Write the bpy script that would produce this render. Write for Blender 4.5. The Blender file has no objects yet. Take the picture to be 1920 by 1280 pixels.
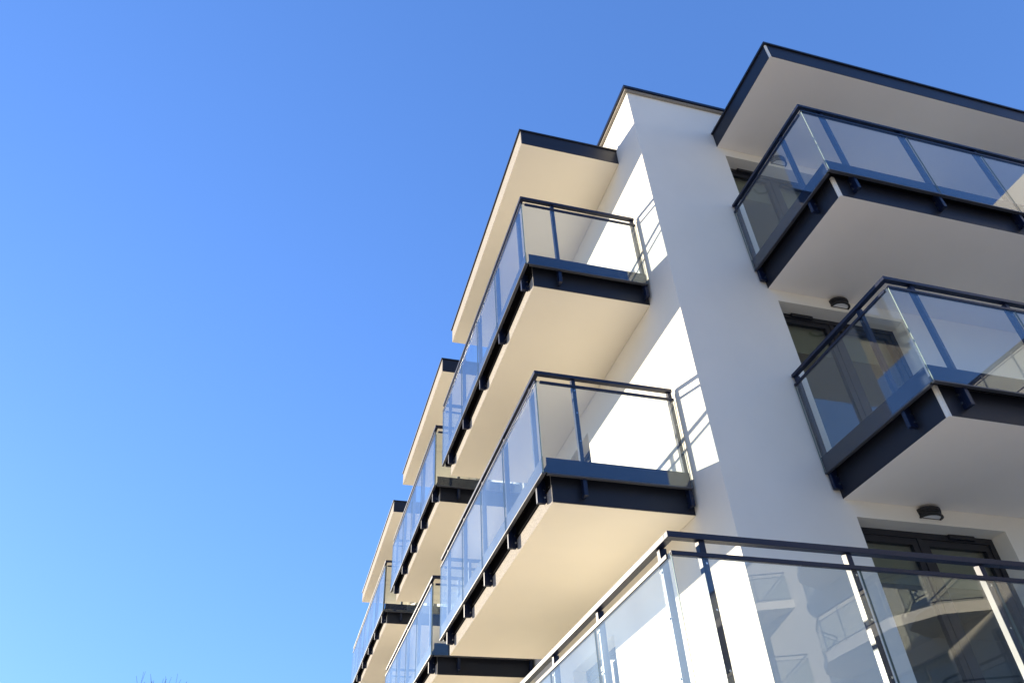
import bpy, bmesh, math, random
from mathutils import Vector, Matrix

random.seed(7)
S = bpy.context.scene
COL = S.collection

# ------------------------------------------------------------------ camera
cam_d = bpy.data.cameras.new('camera')
cam = bpy.data.objects.new('camera', cam_d)
COL.objects.link(cam)
RT = Vector((0.9607577, -0.2735872, -0.0457686))
UP = Vector((-0.1401175, -0.6210558, 0.7711399))
FW = Vector((0.2393989, 0.7344656, 0.6350185))
m = Matrix.Identity(4)
for i in range(3):
    m[i][0], m[i][1], m[i][2] = RT[i], UP[i], -FW[i]
m.translation = Vector((-4.0472, -5.8574, 2.0717))
cam.matrix_world = m
cam_d.sensor_fit = 'HORIZONTAL'
cam_d.sensor_width = 36.0
cam_d.lens = 36.0 * 1423.3 / 1920.0
cam_d.clip_start = 0.05
cam_d.clip_end = 3000.0
S.camera = cam

# ------------------------------------------------------------------ sky, sun, exposure
SUN = Vector((-1.0, 1.26, 0.378)).normalized()
SUN_EL = math.asin(SUN.z)
SUN_AZ = math.atan2(SUN.x, SUN.y)          # from +Y towards +X
EXPO = 1.2
SKY_GAIN = 1.0 / (0.15 * 2 ** EXPO)
world = bpy.data.worlds.new('World')
S.world = world
world.use_nodes = True
wn, wl = world.node_tree.nodes, world.node_tree.links
wn.clear()
sky = wn.new('ShaderNodeTexSky')
sky.sky_type = 'NISHITA'
sky.sun_disc = False
sky.sun_elevation = SUN_EL
sky.sun_rotation = SUN_AZ
sky.altitude = 0.0
sky.air_density = 1.6
sky.dust_density = 0.3
sky.ozone_density = 3.0
bg = wn.new('ShaderNodeBackground')
bg.inputs['Strength'].default_value = 0.15
wo = wn.new('ShaderNodeOutputWorld')
# the photograph's flatter, more violet blue: one colour curve over the whole sky
gm = wn.new('ShaderNodeGamma')
gm.inputs['Gamma'].default_value = 0.60
k2 = wn.new('ShaderNodeVectorMath')
k2.operation = 'MULTIPLY'
k2.inputs[1].default_value = tuple(SKY_GAIN * c for c in (0.143, 0.252, 0.520))
wl.new(sky.outputs[0], gm.inputs['Color'])
wl.new(gm.outputs[0], k2.inputs[0])
wl.new(k2.outputs[0], bg.inputs['Color'])
wl.new(bg.outputs[0], wo.inputs['Surface'])

sun_d = bpy.data.lights.new('sun', 'SUN')
sun_d.energy = 5.0
sun_d.angle = math.radians(0.5)
sun_d.color = (1.0, 0.88, 0.68)
sun = bpy.data.objects.new('sun', sun_d)
COL.objects.link(sun)
sun.rotation_euler = SUN.to_track_quat('Z', 'Y').to_euler()
sun.location = (-20, 25, 30)

S.view_settings.view_transform = 'Standard'
S.view_settings.look = 'None'
S.view_settings.gamma = 1.0
S.view_settings.exposure = EXPO
S.cycles.max_bounces = 12
S.cycles.diffuse_bounces = 6
S.cycles.glossy_bounces = 6
S.cycles.transparent_max_bounces = 32
S.cycles.caustics_reflective = False
S.cycles.caustics_refractive = False


# ------------------------------------------------------------------ materials
def newmat(name):
    mt = bpy.data.materials.new(name)
    mt.use_nodes = True
    nt = mt.node_tree
    nt.nodes.clear()
    out = nt.nodes.new('ShaderNodeOutputMaterial')
    return mt, nt, out


def principled(name, col, rough=0.6, metal=0.0, spec=0.5, var=0.0, vscale=2.0, bump=0.0, bscale=60.0,
               bump2=0.0, b2scale=1.5, speck=0.0, sscale=90.0, coat=0.0):
    mt, nt, out = newmat(name)
    p = nt.nodes.new('ShaderNodeBsdfPrincipled')
    nt.links.new(p.outputs[0], out.inputs[0])
    p.inputs['Base Color'].default_value = (*col, 1)
    p.inputs['Roughness'].default_value = rough
    p.inputs['Metallic'].default_value = metal
    p.inputs['Specular IOR Level'].default_value = spec
    p.inputs['Coat Weight'].default_value = coat
    tc = nt.nodes.new('ShaderNodeTexCoord')
    last = None
    if var > 0:
        n = nt.nodes.new('ShaderNodeTexNoise')
        n.inputs['Scale'].default_value = vscale
        n.inputs['Detail'].default_value = 6
        n.inputs['Roughness'].default_value = 0.6
        nt.links.new(tc.outputs['Object'], n.inputs['Vector'])
        mr = nt.nodes.new('ShaderNodeMapRange')
        mr.inputs['From Min'].default_value = 0.3
        mr.inputs['From Max'].default_value = 0.7
        mr.inputs['To Min'].default_value = 1 - var
        mr.inputs['To Max'].default_value = 1 + var * 0.4
        nt.links.new(n.outputs['Fac'], mr.inputs['Value'])
        mx = nt.nodes.new('ShaderNodeVectorMath')
        mx.operation = 'SCALE'
        mx.inputs[0].default_value = col
        nt.links.new(mr.outputs[0], mx.inputs['Scale'])
        last = mx.outputs[0]
        mr2 = nt.nodes.new('ShaderNodeMapRange')
        mr2.inputs['To Min'].default_value = max(0.02, rough - 0.1)
        mr2.inputs['To Max'].default_value = min(1, rough + 0.1)
        nt.links.new(n.outputs['Fac'], mr2.inputs['Value'])
        nt.links.new(mr2.outputs[0], p.inputs['Roughness'])
    if speck > 0:
        v = nt.nodes.new('ShaderNodeTexNoise')
        v.inputs['Scale'].default_value = sscale
        v.inputs['Detail'].default_value = 3
        nt.links.new(tc.outputs['Object'], v.inputs['Vector'])
        mr = nt.nodes.new('ShaderNodeMapRange')
        mr.inputs['From Min'].default_value = 0.35
        mr.inputs['From Max'].default_value = 0.6
        mr.inputs['To Min'].default_value = 1 - speck
        mr.inputs['To Max'].default_value = 1.05
        nt.links.new(v.outputs['Fac'], mr.inputs['Value'])
        mx = nt.nodes.new('ShaderNodeVectorMath')
        mx.operation = 'SCALE'
        if last is not None:
            nt.links.new(last, mx.inputs[0])
        else:
            mx.inputs[0].default_value = col
        nt.links.new(mr.outputs[0], mx.inputs['Scale'])
        last = mx.outputs[0]
    if last is not None:
        nt.links.new(last, p.inputs['Base Color'])
    prev = None
    for st, sc_ in ((bump2, b2scale), (bump, bscale)):
        if st > 0:
            n = nt.nodes.new('ShaderNodeTexNoise')
            n.inputs['Scale'].default_value = sc_
            n.inputs['Detail'].default_value = 5
            nt.links.new(tc.outputs['Object'], n.inputs['Vector'])
            b = nt.nodes.new('ShaderNodeBump')
            b.inputs['Strength'].default_value = st
            b.inputs['Distance'].default_value = 0.01
            nt.links.new(n.outputs['Fac'], b.inputs['Height'])
            if prev is not None:
                nt.links.new(prev, b.inputs['Normal'])
            prev = b.outputs[0]
    if prev is not None:
        nt.links.new(prev, p.inputs['Normal'])
    return mt


def glass_mat(name, tint, ior=1.5, wave=0.0, extra=0.0, haze=0.0):
    """thin architectural glass: clear with a Fresnel reflection"""
    mt, nt, out = newmat(name)
    tr = nt.nodes.new('ShaderNodeBsdfTransparent')
    tr.inputs['Color'].default_value = (*tint, 1)
    gl = nt.nodes.new('ShaderNodeBsdfGlossy')
    gl.inputs['Roughness'].default_value = 0.0
    fr = nt.nodes.new('ShaderNodeFresnel')
    # same reflectance on the entry and the exit face (the ray is not bent)
    ge = nt.nodes.new('ShaderNodeNewGeometry')
    mi = nt.nodes.new('ShaderNodeMapRange')
    mi.inputs['To Min'].default_value = ior
    mi.inputs['To Max'].default_value = 1.0 / ior
    nt.links.new(ge.outputs['Backfacing'], mi.inputs['Value'])
    nt.links.new(mi.outputs[0], fr.inputs['IOR'])
    mx = nt.nodes.new('ShaderNodeMixShader')
    fac = fr.outputs[0]
    if extra > 0:
        ad = nt.nodes.new('ShaderNodeMath')
        ad.operation = 'ADD'
        ad.use_clamp = True
        ad.inputs[1].default_value = extra
        nt.links.new(fac, ad.inputs[0])
        fac = ad.outputs[0]
    nt.links.new(fac, mx.inputs[0])
    nt.links.new(tr.outputs[0], mx.inputs[1])
    nt.links.new(gl.outputs[0], mx.inputs[2])
    if haze > 0:                       # film of dust that catches the low sun
        hz = nt.nodes.new('ShaderNodeBsdfGlossy')
        hz.inputs['Color'].default_value = (0.72, 0.87, 1.0, 1)
        hz.inputs['Roughness'].default_value = 0.5
        m2 = nt.nodes.new('ShaderNodeMixShader')
        tcx = nt.nodes.new('ShaderNodeTexCoord')
        nn = nt.nodes.new('ShaderNodeTexNoise')
        nn.inputs['Scale'].default_value = 1.3
        nn.inputs['Detail'].default_value = 5
        nt.links.new(tcx.outputs['Object'], nn.inputs['Vector'])
        rr = nt.nodes.new('ShaderNodeMapRange')
        rr.inputs['From Min'].default_value = 0.3
        rr.inputs['From Max'].default_value = 0.7
        rr.inputs['To Min'].default_value = haze * 0.6
        rr.inputs['To Max'].default_value = haze * 1.4
        nt.links.new(nn.outputs['Fac'], rr.inputs['Value'])
        nt.links.new(rr.outputs[0], m2.inputs[0])
        nt.links.new(mx.outputs[0], m2.inputs[1])
        nt.links.new(hz.outputs[0], m2.inputs[2])
        nt.links.new(m2.outputs[0], out.inputs[0])
    else:
        nt.links.new(mx.outputs[0], out.inputs[0])
    if wave > 0:
        tc = nt.nodes.new('ShaderNodeTexCoord')
        n = nt.nodes.new('ShaderNodeTexNoise')
        n.inputs['Scale'].default_value = 1.6
        n.inputs['Detail'].default_value = 1
        nt.links.new(tc.outputs['Object'], n.inputs['Vector'])
        b = nt.nodes.new('ShaderNodeBump')
        b.inputs['Strength'].default_value = wave
        b.inputs['Distance'].default_value = 0.01
        nt.links.new(n.outputs['Fac'], b.inputs['Height'])
        nt.links.new(b.outputs[0], gl.inputs['Normal'])
    return mt


M = {
    'render': principled('white_render', (0.86, 0.81, 0.705), 0.85, spec=0.2, var=0.05, vscale=0.7, bump=0.05, bscale=120, bump2=0.06, b2scale=1.1),
    'soffit': principled('soffit_paint', (0.90, 0.83, 0.69), 0.9, spec=0.15, var=0.03, vscale=0.9, bump=0.04, bscale=150),
    'soffit_cool_lit': principled('soffit_paint_cool_lit', (0.88, 0.83, 0.76), 0.9, spec=0.15, var=0.03, vscale=0.9, bump=0.04, bscale=150),  # same paint as the left soffits, cooler right-hand light put into its colour
    'rough': principled('rough_render', (0.40, 0.365, 0.32), 0.95, spec=0.1, var=0.08, vscale=5, speck=0.35, sscale=70, bump=0.6, bscale=70),
    'metal': principled('anthracite_metal', (0.004, 0.009, 0.032), 0.38, spec=0.4, var=0.08, vscale=3, bump2=0.02, b2scale=3),
    'sheet': principled('anthracite_sheet', (0.015, 0.017, 0.026), 0.45, spec=0.3, var=0.12, vscale=1.6, bump2=0.10, b2scale=1.2),
    'black': principled('black_coping', (0.012, 0.013, 0.02), 0.45, spec=0.4, var=0.1, vscale=4),
    'band': principled('navy_band', (0.004, 0.008, 0.030), 0.6, spec=0.1, var=0.08, vscale=3),
    'gap': principled('shaded_gap_sheet', (0.006, 0.006, 0.008), 0.9, spec=0.05, var=0.2, vscale=9),  # near-black: shade of the gap is put into the flashing colour
    'alu': principled('grey_aluminium', (0.05, 0.053, 0.065), 0.42, spec=0.5, var=0.05, vscale=6),
    'frame': principled('window_frame', (0.018, 0.018, 0.024), 0.4, spec=0.4, var=0.05, vscale=4),
    'steel': principled('stainless_steel', (0.62, 0.62, 0.62), 0.25, metal=1.0),
    'glass': glass_mat('balustrade_glass', (0.945, 0.978, 0.985), 1.66, wave=0.004, haze=0.008),
    'gedge': principled('glass_edge', (0.24, 0.30, 0.26), 0.15, spec=0.6),
    'pane': glass_mat('window_glass', (0.80, 0.84, 0.80), 1.55, wave=0.05, extra=0.05),
    'inside': principled('room_paint', (0.42, 0.40, 0.36), 0.9, var=0.05, vscale=1),
    'lamp': principled('lamp_black', (0.015, 0.015, 0.018), 0.5, var=0.05, vscale=8),
    'diffuser': principled('lamp_diffuser', (0.75, 0.75, 0.75), 0.5, var=0.03, vscale=8),
    'ground': principled('pale_gravel', (0.66, 0.56, 0.41), 0.9, spec=0.2, var=0.2, vscale=0.5, bump=0.3, bscale=30),
    'yard_bounce': principled('yard_bounce_tone', (0.52, 0.465, 0.385), 0.9, spec=0.25, var=0.25, vscale=1.5, bump=0.5, bscale=90),  # tone chosen for the light it bounces onto walls and soffits
    'cream': principled('cream_render', (0.64, 0.61, 0.55), 0.9, spec=0.15, var=0.05, vscale=0.4, bump=0.05, bscale=80),
    'grey': principled('grey_render', (0.30, 0.30, 0.31), 0.85, spec=0.2, var=0.06, vscale=0.6),
    'bark': principled('bark', (0.13, 0.105, 0.085), 0.9, var=0.25, vscale=6, bump=0.5, bscale=25),
    'curtain': principled('blind_fabric', (0.33, 0.31, 0.22), 0.95, var=0.12, vscale=3),
}


# ------------------------------------------------------------------ mesh helpers
class MB:
    def __init__(self):
        self.v, self.f, self.mi = [], [], []

    def box(self, x0, x1, y0, y1, z0, z1, mi=0):
        x0, x1 = min(x0, x1), max(x0, x1)
        y0, y1 = min(y0, y1), max(y0, y1)
        z0, z1 = min(z0, z1), max(z0, z1)
        b = len(self.v)
        self.v += [(x0, y0, z0), (x1, y0, z0), (x1, y1, z0), (x0, y1, z0),
                   (x0, y0, z1), (x1, y0, z1), (x1, y1, z1), (x0, y1, z1)]
        fs = [(0, 3, 2, 1), (4, 5, 6, 7), (0, 1, 5, 4), (1, 2, 6, 5), (2, 3, 7, 6), (3, 0, 4, 7)]
        for i, f in enumerate(fs):
            self.f.append(tuple(b + k for k in f))
            self.mi.append(mi if not isinstance(mi, (list, tuple)) else mi[i])
        return self

    def quad(self, pts, mi=0):
        b = len(self.v)
        self.v += [tuple(p) for p in pts]
        self.f.append(tuple(range(b, b + len(pts))))
        self.mi.append(mi)
        return self

    def prism(self, poly, z0, z1, mi=0):
        """poly: CCW xy list"""
        n, b = len(poly), len(self.v)
        self.v += [(x, y, z0) for x, y in poly] + [(x, y, z1) for x, y in poly]
        self.f.append(tuple(b + n - 1 - k for k in range(n)))
        self.mi.append(mi)
        self.f.append(tuple(b + n + k for k in range(n)))
        self.mi.append(mi)
        for k in range(n):
            k2 = (k + 1) % n
            self.f.append((b + k, b + k2, b + n + k2, b + n + k))
            self.mi.append(mi)
        return self

    def tube(self, a, c, r0, r1, seg=5, mi=0):
        a, c = Vector(a), Vector(c)
        d = (c - a).normalized()
        u = d.orthogonal().normalized()
        w = d.cross(u)
        b = len(self.v)
        for p, r in ((a, r0), (c, r1)):
            for k in range(seg):
                t = 2 * math.pi * k / seg
                self.v.append(tuple(p + r * (math.cos(t) * u + math.sin(t) * w)))
        for k in range(seg):
            k2 = (k + 1) % seg
            self.f.append((b + k, b + k2, b + seg + k2, b + seg + k))
            self.mi.append(mi)
        self.f.append(tuple(b + seg - 1 - k for k in range(seg)))
        self.mi.append(mi)
        self.f.append(tuple(b + seg + k for k in range(seg)))
        self.mi.append(mi)
        return self

    def mesh(self, name, mats, bevel=0.0):
        me = bpy.data.meshes.new(name)
        me.from_pydata(self.v, [], self.f)
        for mt in mats:
            me.materials.append(M[mt])
        if len(mats) > 1:
            me.polygons.foreach_set('material_index', self.mi)
        if bevel > 0:
            bm = bmesh.new()
            bm.from_mesh(me)
            bmesh.ops.bevel(bm, geom=list(bm.edges), offset=bevel, segments=1, affect='EDGES', profile=0.5)
            bm.to_mesh(me)
            bm.free()
        me.update()
        return me

    def build(self, name, mats, parent=None, bevel=0.0):
        if isinstance(mats, str):
            mats = [mats]
        return link(name, self.mesh(name, mats, bevel), parent)


def link(name, me, parent=None, loc=(0, 0, 0)):
    o = bpy.data.objects.new(name, me)
    COL.objects.link(o)
    o.location = loc
    if parent is not None:
        o.parent = parent
    return o


def tag(o, label, cat, group=None):
    o['label'] = label
    o['category'] = cat
    if group:
        o['group'] = group
    return o


def thing(name, label, cat, loc=(0, 0, 0), group=None):
    o = bpy.data.objects.new(name, None)
    COL.objects.link(o)
    o.location = loc
    return tag(o, label, cat, group)


def box(name, mats, parent, *b, bevel=0.0):
    return MB().box(*b).build(name, mats, parent, bevel)


# ------------------------------------------------------------------ ground
G0 = 0.3
g = MB()
N = 24
ring = [(math.cos(2 * math.pi * k / 64), math.sin(2 * math.pi * k / 64)) for k in range(64)]
g.quad([(1500 * c, 1500 * s, G0) for c, s in ring])
ground = g.build('ground', 'ground')
ground['kind'] = 'structure'
yard = MB().box(-9.0, 13.9, -45, -0.1, G0 - 0.02, G0 + 0.012).build('courtyard_bounce_sheet', 'yard_bounce')  # unseen sheet, added to control light bounced onto the front side
yard['kind'] = 'structure'

# ------------------------------------------------------------------ the apartment building
BLD = thing('apartment_building', 'white modern apartment block with glass-railed balconies and dark metal trim', 'building', (0, 0, 0))
H = 3.0
ZR = 10.215            # top floor handrail
LV = [ZR, ZR - H, ZR - 2 * H]
SB = 1.554             # slab underside below handrail top
FLOOR = 1.15           # finished floor below handrail top
ZTOP = 12.60
XEND, YEND = 16.0, 21.0

# openings: (t0, t1, z0, z1)
WIN_TOP = 1.2504       # above handrail top  (11.465)
front_open, left_open = [], []
for z in LV:
    for x0 in (1.4575, 5.35, 9.2):
        front_open.append((x0, x0 + 1.8875, z - FLOOR + 0.02, z + WIN_TOP))
    for y0 in (3.13, 8.6, 14.6, 17.4):
        left_open.append((y0, y0 + 1.55, z - FLOOR + 0.02, z + 1.04))


def facade(mb, t_end, zmin, zmax, opens, fn, depth, flip):
    """sheet with openings in (t, z); fn(t, d, z) -> xyz, d = depth into the wall"""
    ts = sorted({0.0, t_end} | {o[0] for o in opens} | {o[1] for o in opens})
    zs = sorted({zmin, zmax} | {o[2] for o in opens} | {o[3] for o in opens})
    def q(pts):
        mb.quad(pts[::-1] if flip else pts)
    for i in range(len(ts) - 1):
        for j in range(len(zs) - 1):
            tc, zc = (ts[i] + ts[i + 1]) / 2, (zs[j] + zs[j + 1]) / 2
            if any(o[0] < tc < o[1] and o[2] < zc < o[3] for o in opens):
                continue
            q([fn(ts[i], 0, zs[j]), fn(ts[i + 1], 0, zs[j]), fn(ts[i + 1], 0, zs[j + 1]), fn(ts[i], 0, zs[j + 1])])
    for t0, t1, z0, z1 in opens:
        q([fn(t0, 0, z1), fn(t1, 0, z1), fn(t1, depth, z1), fn(t0, depth, z1)])
        q([fn(t1, 0, z0), fn(t0, 0, z0), fn(t0, depth, z0), fn(t1, depth, z0)])
        q([fn(t0, 0, z0), fn(t0, 0, z1), fn(t0, depth, z1), fn(t0, depth, z0)])
        q([fn(t1, 0, z1), fn(t1, 0, z0), fn(t1, depth, z0), fn(t1, depth, z1)])


w = MB()
facade(w, XEND, G0, ZTOP, front_open, lambda t, d, z: (t, d, z), 0.36, False)
facade(w, YEND, G0, ZTOP, left_open, lambda t, d, z: (d, t, z), 0.36, True)
w.quad([(XEND, 0, G0), (XEND, YEND, G0), (XEND, YEND, ZTOP), (XEND, 0, ZTOP)])
w.quad([(XEND, YEND, G0), (0, YEND, G0), (0, YEND, ZTOP), (XEND, YEND, ZTOP)])
wall = w.build('wall', 'render', BLD)

# flat roof and rooms
box('roof_deck', 'grey', BLD, 0.02, XEND - 0.02, 0.02, YEND - 0.02, 12.05, 12.25)
for z in LV + [LV[0] + H]:
    f = z - FLOOR
    if f < 11:
        box('floor_slab', 'inside', BLD, 0.37, XEND - 0.05, 0.37, YEND - 0.05, f - 0.22, f)
box('room_partition', 'inside', BLD, 4.2, XEND - 0.05, 4.2, 4.32, G0, 12.0)
box('room_partition', 'inside', BLD, 4.2, 4.32, 4.35, YEND - 0.05, G0, 12.0)

# parapet coping: grey render lip with a dark metal cap
c = MB()
c.prism([(-0.045, -0.045), (XEND + .045, -0.045), (XEND + .045, 0.30), (0.30, 0.30), (0.30, YEND), (-0.045, YEND)], ZTOP, ZTOP + 0.032)
c.build('parapet_lip', 'rough', BLD)
c = MB()
c.prism([(-0.075, -0.075), (XEND + .075, -0.075), (XEND + .075, 0.33), (0.33, 0.33), (0.33, YEND), (-0.075, YEND)], ZTOP + 0.033, ZTOP + 0.080)
c.build('parapet_coping', 'metal', BLD)


# ---- railing ------------------------------------------------------------------
post_cache = {}


def run_box(mb, ax, s, c, t0, t1, o0, o1, z0, z1, mi=0):
    """ax 0: run along x in plane y=c ; ax 1: run along y in plane x=c ; s outward sign"""
    if ax == 0:
        mb.box(t0, t1, c + s * o0, c + s * o1, z0, z1, mi)
    else:
        mb.box(c + s * o0, c + s * o1, t0, t1, z0, z1, mi)
    return mb


def post_mesh(ax, s):
    k = (ax, s)
    if k in post_cache:
        return post_cache[k]
    p = MB()
    run_box(p, ax, s, 0, -0.0225, 0.0225, -0.022, -0.075, -1.495, -0.038)
    me = p.mesh('post', ['metal'], bevel=0.003)
    # glass fixings
    fx = MB()
    fx.tube((0, s * -0.0125, 0) if ax == 0 else (s * -0.0125, 0, 0), (0, s * -0.024, 0) if ax == 0 else (s * -0.024, 0, 0), 0.008, 0.008, 8)
    fme = fx.mesh('glass_fixing', ['steel'])
    # bracket: chamfered plate to the slab edge, with bolt heads
    br = MB()
    prof = [(-0.070, -1.225), (-0.132, -1.225), (-0.132, -1.470), (-0.112, -1.495), (-0.070, -1.495)]
    n = len(prof)
    b0 = len(br.v)
    for t in (-0.014, 0.014):
        for o, z in prof:
            br.v.append((t, s * o, z) if ax == 0 else (s * o, t, z))
    br.f.append(tuple(b0 + i for i in range(n)))
    br.mi.append(0)
    br.f.append(tuple(b0 + n + n - 1 - i for i in range(n)))
    br.mi.append(0)
    for i in range(n):
        j = (i + 1) % n
        br.f.append((b0 + j, b0 + i, b0 + n + i, b0 + n + j))
        br.mi.append(0)
    for o, z in ((-0.105, -1.34), (-0.105, -1.43)):
        a = (-0.024, s * o, z) if ax == 0 else (s * o, -0.024, z)
        b = (0.024, s * o, z) if ax == 0 else (s * o, 0.024, z)
        br.tube(a, b, 0.013, 0.013, 6, 1)
    bme = br.mesh('bracket', ['metal', 'steel'])
    post_cache[k] = (me, fme, bme)
    return post_cache[k]


def railing(par, ax, s, c, t0, t1, z, posts, joints, hr=(None, None), sheet_trim=(0.0, 0.0)):
    """hr: tangential extent of the handrail; posts: list of centres; joints: glass joints"""
    a, b = (hr[0] if hr[0] is not None else t0), (hr[1] if hr[1] is not None else t1)
    run_box(MB(), ax, s, c, a, b, 0.0, -0.055, z - 0.042, z).build('handrail', 'metal', par, bevel=0.002)
    run_box(MB(), ax, s, c, a, b, 0.007, -0.021, z - 0.168, z - 0.138).build('glass_cap', 'metal', par, bevel=0.002)
    run_box(MB(), ax, s, c, a, b, -0.0145, -0.0185, z - 1.292, z - 1.108).build('edge_band', 'band', par)
    run_box(MB(), ax, s, c, a, b, 0.006, -0.035, z - 1.312, z - 1.294).build('bottom_rail', 'alu', par, bevel=0.002)
    js = [t0] + list(joints) + [t1]
    for i in range(len(js) - 1):
        g0 = js[i] + (0.004 if i else 0)
        g1 = js[i + 1] - (0.004 if i < len(js) - 2 else 0)
        mb = MB()
        # box faces order: -z,+z,-y,+x,+y,-x
        mi = [1, 1, 0, 1, 0, 1] if ax == 0 else [1, 1, 1, 0, 1, 0]
        run_box(mb, ax, s, c, g0, g1, 0.0, -0.012, z - 1.293, z - 0.145, mi)
        mb.build('glass_panel', ['glass', 'gedge'], par)
    me, fme, bme = post_mesh(ax, s)
    for t in posts:
        loc = (t, c, z) if ax == 0 else (c, t, z)
        link('post', me, par, loc)
        for dz in (-0.20, -0.50, -0.86):
            link('glass_fixing', fme, par, (loc[0], loc[1], z + dz))
        link('bracket', bme, par, loc)


def edge_tray(par, ax, s, c, t0, t1, z):
    run_box(MB(), ax, s, c, t0, t1, -0.077, -0.1285, z - 1.225, z - 1.16).build('edge_tray', 'gap', par)


def flashing(par, ax, s, c, t0, t1, z):
    mb = MB()
    run_box(mb, ax, s, c, t0, t1, -0.123, -0.1275, z - 1.380, z - 1.23)
    run_box(mb, ax, s, c, t0, t1, -0.112, -0.1225, z - 1.378, z - 1.370)
    mb.build('flashing', 'gap', par)


def sheet(par, ax, s, c, t0, t1, z, z0=SB, z1=1.23):
    n = max(1, round((t1 - t0) / 2.4))
    for i in range(n):                  # lengths of folded sheet with open joints
        a, b = t0 + (t1 - t0) * i / n, t0 + (t1 - t0) * (i + 1) / n
        run_box(MB(), ax, s, c, a + (0.002 if i else 0), b - (0.002 if i < n - 1 else 0), -0.120, -0.1265, z - z0 + 0.004, z - z1).build('fascia_sheet', 'sheet', par)


A2, B2 = 1.7274, 0.5218
XL = -A2


def left_balcony(y0, y1, z, posts, joints):
    slab = MB()
    # bottom face in soffit paint, sides in rough render
    slab.box(XL + 0.130, -0.002, y0 + 0.130, y1 - 0.130, z - SB, z - FLOOR, [1, 0, 0, 0, 0, 0])
    p = slab.build('balcony', ['rough', 'soffit'], BLD)
    railing(p, 1, -1, XL, y0, y1, z, posts, joints)
    railing(p, 0, -1, y0, XL + 0.014, -0.035, z, [-1.262, -0.062], [], hr=(XL + 0.0555, -0.038))
    railing(p, 0, 1, y1, XL + 0.014, -0.035, z, [-1.262, -0.062], [], hr=(XL + 0.0555, -0.038))
    edge_tray(p, 1, -1, XL, y0 + 0.078, y1 - 0.078, z)
    edge_tray(p, 0, -1, y0, XL + 0.131, -0.003, z)
    edge_tray(p, 0, 1, y1, XL + 0.131, -0.003, z)
    flashing(p, 1, -1, XL, y0 + 0.14, y1 - 0.14, z)
    sheet(p, 0, -1, y0, XL + 0.131, -0.003, z)
    sheet(p, 0, 1, y1, XL + 0.131, -0.003, z)
    return p


BLK = [
    (B2, 5.63, [0.815, 1.91, 3.01, 4.105, 5.21], [1.932, 3.032, 4.127]),
    (6.32, 11.48, [6.61, 7.72, 8.83, 9.94, 11.05], [7.742, 8.852, 9.962]),
    (12.68, 19.55, [12.97, 14.18, 15.39, 16.60, 17.85, 19.10], [14.202, 15.412, 16.622, 17.872]),
]
for k, z in enumerate(LV):
    for i, (y0, y1, ps, js) in enumerate(BLK):
        if k == 2 and i == 0:
            continue
        left_balcony(y0, y1, z, ps, js)

RC, RD = 1.2424, 1.700
XR_END = 9.0


def right_balcony(z):
    slab = MB()
    slab.box(RC + 0.124, XR_END, -RD + 0.124, -0.002, z - SB - 0.01, z - FLOOR, [1, 0, 0, 0, 0, 0])
    p = slab.build('balcony', ['render', 'soffit_cool_lit'], BLD)
    yp = -RD
    fp = [1.59 + 1.19 * i for i in range(7)]
    railing(p, 0, -1, yp, RC, XR_END, z + 0.02, fp, [t + 0.022 for t in fp[1:]])
    railing(p, 1, -1, RC, yp + 0.014, -0.012, z + 0.02, [-1.222, -0.040], [], hr=(yp + 0.0555, -0.014))
    edge_tray(p, 0, -1, yp, RC + 0.078, XR_END, z)
    edge_tray(p, 1, -1, RC, yp + 0.131, -0.003, z)
    sheet(p, 0, -1, yp, RC + 0.160, XR_END, z, SB + 0.01)
    sheet(p, 1, -1, RC, yp + 0.160, -0.003, z, SB + 0.01)
    return p


for z in LV[:2]:
    right_balcony(z)


def terrace(z):
    y_out, y_end = -1.745, 5.63
    mb = MB()
    xi, yi = XL + 0.13, y_out + 0.13
    mb.prism([(xi, yi), (XR_END, yi), (XR_END, -0.002), (-0.002, -0.002), (-0.002, y_end - .13), (xi, y_end - .13)], z - SB, z - FLOOR)
    p = mb.build('balcony', ['soffit'], BLD)
    fp = [-1.475, -0.345, 0.785, 1.915, 3.045, 4.175, 5.305, 6.435, 7.565]
    railing(p, 0, -1, y_out, XL, XR_END, z, fp, [t + 0.03 for t in fp[1:]])
    sp = [-1.54, -0.39, 0.70, 1.80, 2.90, 4.00, 5.10]
    railing(p, 1, -1, XL, y_out + 0.014, y_end, z, sp, [t + 0.035 for t in sp[1:-1]], hr=(y_out + 0.0555, y_end))
    railing(p, 0, 1, y_end, XL + 0.014, -0.035, z, [-1.262, -0.062], [], hr=(XL + 0.0555, -0.038))
    edge_tray(p, 0, -1, y_out, XL + 0.078, XR_END, z)
    edge_tray(p, 1, -1, XL, y_out + 0.131, y_end - .078, z)
    sheet(p, 0, -1, y_out, XL + 0.16, XR_END, z)
    flashing(p, 1, -1, XL, y_out + 0.14, y_end - 0.14, z)
    return p


terrace(LV[2])

# ---- canopies ---------------------------------------------------------------
ZC, HC = 11.98, 0.3385


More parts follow.
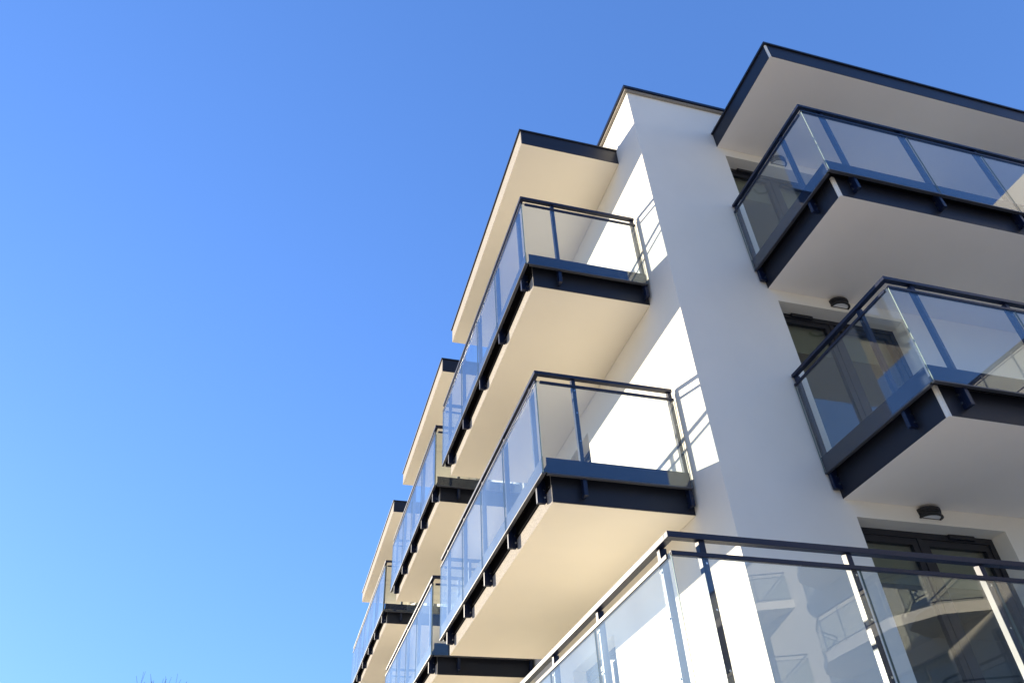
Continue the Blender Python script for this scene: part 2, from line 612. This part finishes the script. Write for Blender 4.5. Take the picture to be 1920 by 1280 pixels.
def canopy_left(y0, y1):
    x0 = -1.5873
    ya, yb = y0 + 0.018, y1 - 0.018
    p = MB().box(x0, -0.002, ya, yb, ZC - HC, ZC - 0.03, [1, 0, 0, 0, 0, 0]).build('canopy', ['rough', 'soffit'], BLD)
    box('fascia_sheet', 'sheet', p, x0 + 0.012, -0.003, ya - 0.006, ya - 0.0005, ZC - HC + 0.004, ZC - 0.032)
    box('fascia_sheet', 'sheet', p, x0 + 0.012, -0.003, yb + 0.0005, yb + 0.006, ZC - HC + 0.004, ZC - 0.032)
    box('coping', 'black', p, -1.6114, -0.003, y0 - 0.004, y1 + 0.004, ZC - 0.029, ZC)
    cl = MB().tube((-0.10, y0 + 0.06, ZC), (-0.10, y0 + 0.06, ZC + 0.05), 0.010, 0.010, 6)
    cl.box(-0.125, -0.075, y0 + 0.035, y0 + 0.085, ZC, ZC + 0.02)
    cl.build('conductor_clip', 'steel', p)
    return p


canopy_left(0.6473, 5.510)
canopy_left(6.441, 11.335)
canopy_left(12.801, 19.41)


def canopy_right():
    x0, y0 = 1.360, -1.556
    p = MB().box(x0, XR_END, y0, -0.002, ZC - HC, ZC - 0.036, [1, 0, 0, 0, 0, 0]).build('canopy', ['render', 'soffit_cool_lit'], BLD)
    box('fascia_sheet', 'sheet', p, x0 + 0.026, XR_END, y0 - 0.006, y0 - 0.0005, ZC - HC + 0.004, ZC - 0.038)
    box('fascia_sheet', 'sheet', p, x0 - 0.006, x0 - 0.0005, y0 + 0.026, -0.003, ZC - HC + 0.004, ZC - 0.038)
    box('coping', 'black', p, 1.331, XR_END, -1.5844, -0.003, ZC - 0.035, ZC)
    cl = MB().tube((1.36, -0.10, ZC), (1.36, -0.10, ZC + 0.05), 0.010, 0.010, 6)
    cl.box(1.335, 1.385, -0.125, -0.075, ZC, ZC + 0.02)
    cl.build('conductor_clip', 'steel', p)


canopy_right()


# ---- windows ----------------------------------------------------------------
def window(ax, t0, t1, z0, z1, vent=None, blind=True):
    """balcony door with two leaves; depth axis into the wall"""
    def bb(mb, a, b, d0, d1, za, zb, mi=0):
        if ax == 0:
            mb.box(a, b, d0, d1, za, zb, mi)
        else:
            mb.box(d0, d1, a, b, za, zb, mi)
        return mb
    D = 0.20
    fw = 0.070
    f = MB()
    bb(f, t0 + .001, t1 - .001, D, D + 0.08, z1 - fw, z1 - .001)
    bb(f, t0 + .001, t1 - .001, D, D + 0.08, z0 + .001, z0 + fw)
    bb(f, t0 + .001, t0 + fw, D, D + 0.08, z0 + fw, z1 - fw)
    bb(f, t1 - fw, t1 - .001, D, D + 0.08, z0 + fw, z1 - fw)
    tm = (t0 + t1) / 2 - 0.05
    bb(f, tm - 0.03, tm + 0.03, D + 0.002, D + 0.078, z0 + fw, z1 - fw)
    p = f.build('window', 'frame', BLD)
    sw = 0.076
    for a, b in ((t0 + fw, tm - 0.03), (tm + 0.03, t1 - fw)):
        s = MB()
        za, zb = z0 + fw, z1 - fw
        bb(s, a + .002, b - .002, D + 0.012, D + 0.07, zb - sw, zb - .002)
        bb(s, a + .002, b - .002, D + 0.012, D + 0.07, za + .002, za + sw)
        bb(s, a + .002, a + sw, D + 0.012, D + 0.07, za + sw, zb - sw)
        bb(s, b - sw, b - .002, D + 0.012, D + 0.07, za + sw, zb - sw)
        s.build('sash', 'frame', p)
        bb(MB(), a + sw - .01, b - sw + .01, D + 0.034, D + 0.046, za + sw - .01, zb - sw + .01).build('pane', 'pane', p)
    if vent:
        bb(MB(), vent[0], vent[1], D - 0.035, D - 0.0005, z1 - 0.052, z1 - 0.004).build('ventilator', 'frame', p, bevel=0.004)
    if blind:
        bb(MB(), t0 + 0.1, t1 - 0.1, D + 0.11, D + 0.13, z1 - 0.55, z1 - 0.05).build('blind', 'curtain', p)
    return p


for i, o in enumerate(front_open):
    row, coln = divmod(i, 3)
    v = None
    if coln == 0:
        v = (2.737, 3.08) if row == 2 else (1.75, 2.07)
    window(0, *o, vent=v)
for o in left_open:
    window(1, *o)

# ------------------------------------------------------------------ wall lamps
def wall_lamp(z, label):
    cx, hw, dp, hh = 2.395, 0.135, 0.115, 0.10
    t = thing('wall_lamp', label, 'lamp', (cx, -0.001, z), 'half-round lamps above the balcony doors')
    def half(hw_, dp_, n=14):
        return [(-hw_ * math.cos(math.pi * k / n), -dp_ * math.sin(math.pi * k / n) ** 0.8) for k in range(n + 1)]
    def ring_(o, i, z0, z1):
        mb = MB()
        n = len(o)
        b = len(mb.v)
        mb.v += [(x, y, z0) for x, y in o] + [(x, y, z1) for x, y in o] + [(x, y, z0) for x, y in i] + [(x, y, z1) for x, y in i]
        for k in range(n - 1):
            mb.f.append((b + k, b + k + 1, b + n + k + 1, b + n + k))
            mb.f.append((b + 2 * n + k + 1, b + 2 * n + k, b + 3 * n + k, b + 3 * n + k + 1))
            mb.f.append((b + k + 1, b + k, b + 2 * n + k, b + 2 * n + k + 1))
            mb.f.append((b + n + k, b + n + k + 1, b + 3 * n + k + 1, b + 3 * n + k))
        mb.mi += [0] * len(mb.f)
        return mb
    MB().prism(half(hw, dp), 0.068, hh).build('lid', 'lamp', t)
    ring_(half(hw, dp), half(hw - .02, dp - .02), 0.0, 0.018).build('rim', 'lamp', t)
    ring_(half(hw - .008, dp - .008), half(hw - .025, dp - .025), 0.025, 0.040).build('louvre', 'lamp', t)
    ring_(half(hw - .004, dp - .004), half(hw - .025, dp - .025), 0.047, 0.061).build('louvre', 'lamp', t)
    MB().prism(half(hw - .027, dp - .027), 0.006, 0.067).build('diffuser', 'diffuser', t)
    MB().box(-hw + 0.01, hw - 0.01, -0.012, 0.0, 0.004, hh - 0.004).build('back_plate', 'lamp', t)


wall_lamp(LV[0] + 1.305, 'half-round black lamp above the topmost balcony door, seen through glass')
wall_lamp(LV[1] + 1.305, 'half-round black lamp above the middle balcony door')
wall_lamp(LV[2] + 1.305, 'half-round black lamp above the lowest balcony door')

# ------------------------------------------------------------------ courtyard wing behind the camera (seen mirrored in the glass)
WNG = thing('neighbouring_building', 'cream courtyard wing with chamfered balconies, mirrored in the right-hand glass', 'building', (14.0, -20.0, G0))
WX, WY0, WY1 = 14.0, -36.0, -5.0
WZ = 14.3


def wloc(mb, name, mats, parent=None, bevel=0):
    mb.v = [(x - 14.0, y + 20.0, z - G0) for x, y, z in mb.v]
    return mb.build(name, mats, parent or WNG, bevel)


w_open = []
for z in LV + [LV[0] + 3.0]:
    f = z - FLOOR
    for yc in (-8.5, -16.5, -24.5, -32.0):
        w_open.append((WY1 - (yc + 1.2), WY1 - (yc - 1.2), f + 0.02, f + 2.3))
w_open = [o for o in w_open if o[3] < WZ - 0.3]
mb = MB()
facade(mb, WY1 - WY0, G0, WZ, w_open, lambda t, d, z: (WX + d, WY1 - t, z), 0.3, False)
mb.quad([(WX, WY1, G0), (WX, WY1, WZ), (24, WY1, WZ), (24, WY1, G0)])
mb.quad([(WX, WY0, G0), (24, WY0, G0), (24, WY0, WZ), (WX, WY0, WZ)])
mb.quad([(24, WY0, G0), (24, WY1, G0), (24, WY1, WZ), (24, WY0, WZ)])
mb.quad([(WX, WY1, WZ - .2), (24, WY1, WZ - .2), (24, WY0, WZ - .2), (WX, WY0, WZ - .2)])
wloc(mb, 'wall', 'cream')
wloc(MB().box(WX - .06, 24.06, WY0 - .06, WY1 + .06, WZ + .001, WZ + .08), 'parapet_coping', 'black')
wloc(MB().box(WX + 1.0, 20, -8.3, WY1 - 0.3, WZ + .081, 19.3), 'stair_tower', 'cream')
for t0, t1, z0, z1 in w_open:
    ya, yb = WY1 - t1, WY1 - t0
    fr = MB()
    fr.box(WX + .14, WX + .2, ya, yb, z1 - .08, z1 - .001).box(WX + .14, WX + .2, ya, yb, z0 + .001, z0 + .08)
    for y in (ya + .041, yb - .041, (ya + yb) / 2):
        fr.box(WX + .14, WX + .2, y - .04, y + .04, z0 + .08, z1 - .08)
    wp = wloc(fr, 'window', 'frame')
    p2 = MB().box(WX + .165, WX + .175, ya + .01, yb - .01, z0 + .01, z1 - .01)
    p2.v = [(x - 14.0, y + 20.0, z - G0) for x, y, z in p2.v]
    p2.build('pane', 'pane', wp)
    r2 = MB().box(WX + 2.5, WX + 2.55, ya - .5, yb + .5, z0 - .1, z1 + .2)
    r2.v = [(x - 14.0, y + 20.0, z - G0) for x, y, z in r2.v]
    r2.build('room_wall', 'inside', wp)
for z in LV + [LV[0] + 3.0]:
    f = z - FLOOR
    if f + 1 > WZ:
        continue
    for yc in (-8.5, -16.5, -24.5, -32.0):
        pr = 1.9
        pts = [(WX - .002, yc - 3.2), (WX - .002, yc + 3.2), (WX - pr * .62, yc + 2.7), (WX - pr, yc + 1.5), (WX - pr, yc - 1.5), (WX - pr * .62, yc - 2.7)]
        b = MB().prism(pts, f - 0.28, f)
        bo = wloc(b, 'balcony', ['cream'])
        path = [Vector((x, y, 0)) for x, y in pts[1:] + pts[:1]]
        path = [Vector((p.x + .06, yc + (p.y - yc) * .97, 0)) for p in path]
        for za, r in ((f + 1.08, .028), (f + .93, .014), (f + 0.10, .016)):
            rb = MB()
            for a, c_ in zip(path[:-1], path[1:]):
                rb.tube((a.x, a.y, za), (c_.x, c_.y, za), r, r, 6)
            rb.v = [(x - 14.0, y + 20.0, zz - G0) for x, y, zz in rb.v]
            rb.build('rail', 'metal', bo)
        for a, c_ in zip(path[:-1], path[1:]):
            L = (c_ - a).length
            n = max(1, round(L / 1.1))
            for i in range(n):
                q_ = a.lerp(c_, i / n)
                pb = MB().tube((q_.x, q_.y, f - .05), (q_.x, q_.y, f + 1.07), .02, .02, 6)
                pb.v = [(x - 14.0, y + 20.0, zz - G0) for x, y, zz in pb.v]
                pb.build('post', 'metal', bo)
            gp = MB()
            gp.quad([(a.x - .03, a.y, f + .12), (c_.x - .03, c_.y, f + .12), (c_.x - .03, c_.y, f + .92), (a.x - .03, a.y, f + .92)])
            gp.v = [(x - 14.0, y + 20.0, zz - G0) for x, y, zz in gp.v]
            gp.build('glass_panel', 'pane', bo)

# ------------------------------------------------------------------ bare tree beyond the building
def bare_tree(x, y, height, label):
    t = thing('bare_tree', label, 'tree', (x, y, G0))
    tr, cr = MB(), MB()
    rnd = random.Random(11)

    def grow(mb, p, d, L, r, depth):
        seg = 3 if depth < 4 else 2
        q = p
        for i in range(seg):
            d = (d + Vector((rnd.uniform(-.12, .12), rnd.uniform(-.12, .12), rnd.uniform(-.02, .1)))).normalized()
            q2 = q + d * (L / seg)
            r2 = r * (1 - 0.22 * (i + 1) / seg * (1.4 if depth > 3 else 1))
            mb.tube(q, q2, max(.012, r * (1 - .22 * i / seg)), max(.009, r2), 5 if depth < 3 else 3)
            q = q2
        if depth >= 6 or r < 0.004:
            return
        n = 2 if depth == 0 else rnd.choice((2, 3, 3))
        for k in range(n + (1 if depth == 0 else 0)):
            ang = rnd.uniform(0, 2 * math.pi)
            sp = rnd.uniform(.28, .62)
            u = d.orthogonal().normalized()
            w_ = d.cross(u)
            nd = (d * math.cos(sp) + (u * math.cos(ang) + w_ * math.sin(ang)) * math.sin(sp)).normalized()
            nd = (nd + Vector((0, 0, .18))).normalized()
            grow(cr, q, nd, L * rnd.uniform(.66, .84), r2 * rnd.uniform(.55, .72), depth + 1)

    grow(tr, Vector((0, 0, 0)), Vector((0, 0, 1)), height * .26, height * .016, 0)
    zmax = max(v[2] for v in cr.v)
    xt = max(cr.v, key=lambda v: v[2])
    s = height / zmax
    for mb in (tr, cr):
        mb.v = [((vx - xt[0] * vz / zmax) * s * 0.6, (vy - xt[1] * vz / zmax) * s * 0.6, vz * s) for vx, vy, vz in mb.v]
    tr.build('trunk', 'bark', t)
    cr.build('crown', 'bark', t)


D_ = 42.0
az = math.radians(-6.2)
bare_tree(-4.047 + D_ * math.sin(az), -5.857 + D_ * math.cos(az), 2.0717 + D_ * 0.2755 - G0 + 0.22, 'bare-branched tree whose twig tips rise at the bottom left edge')
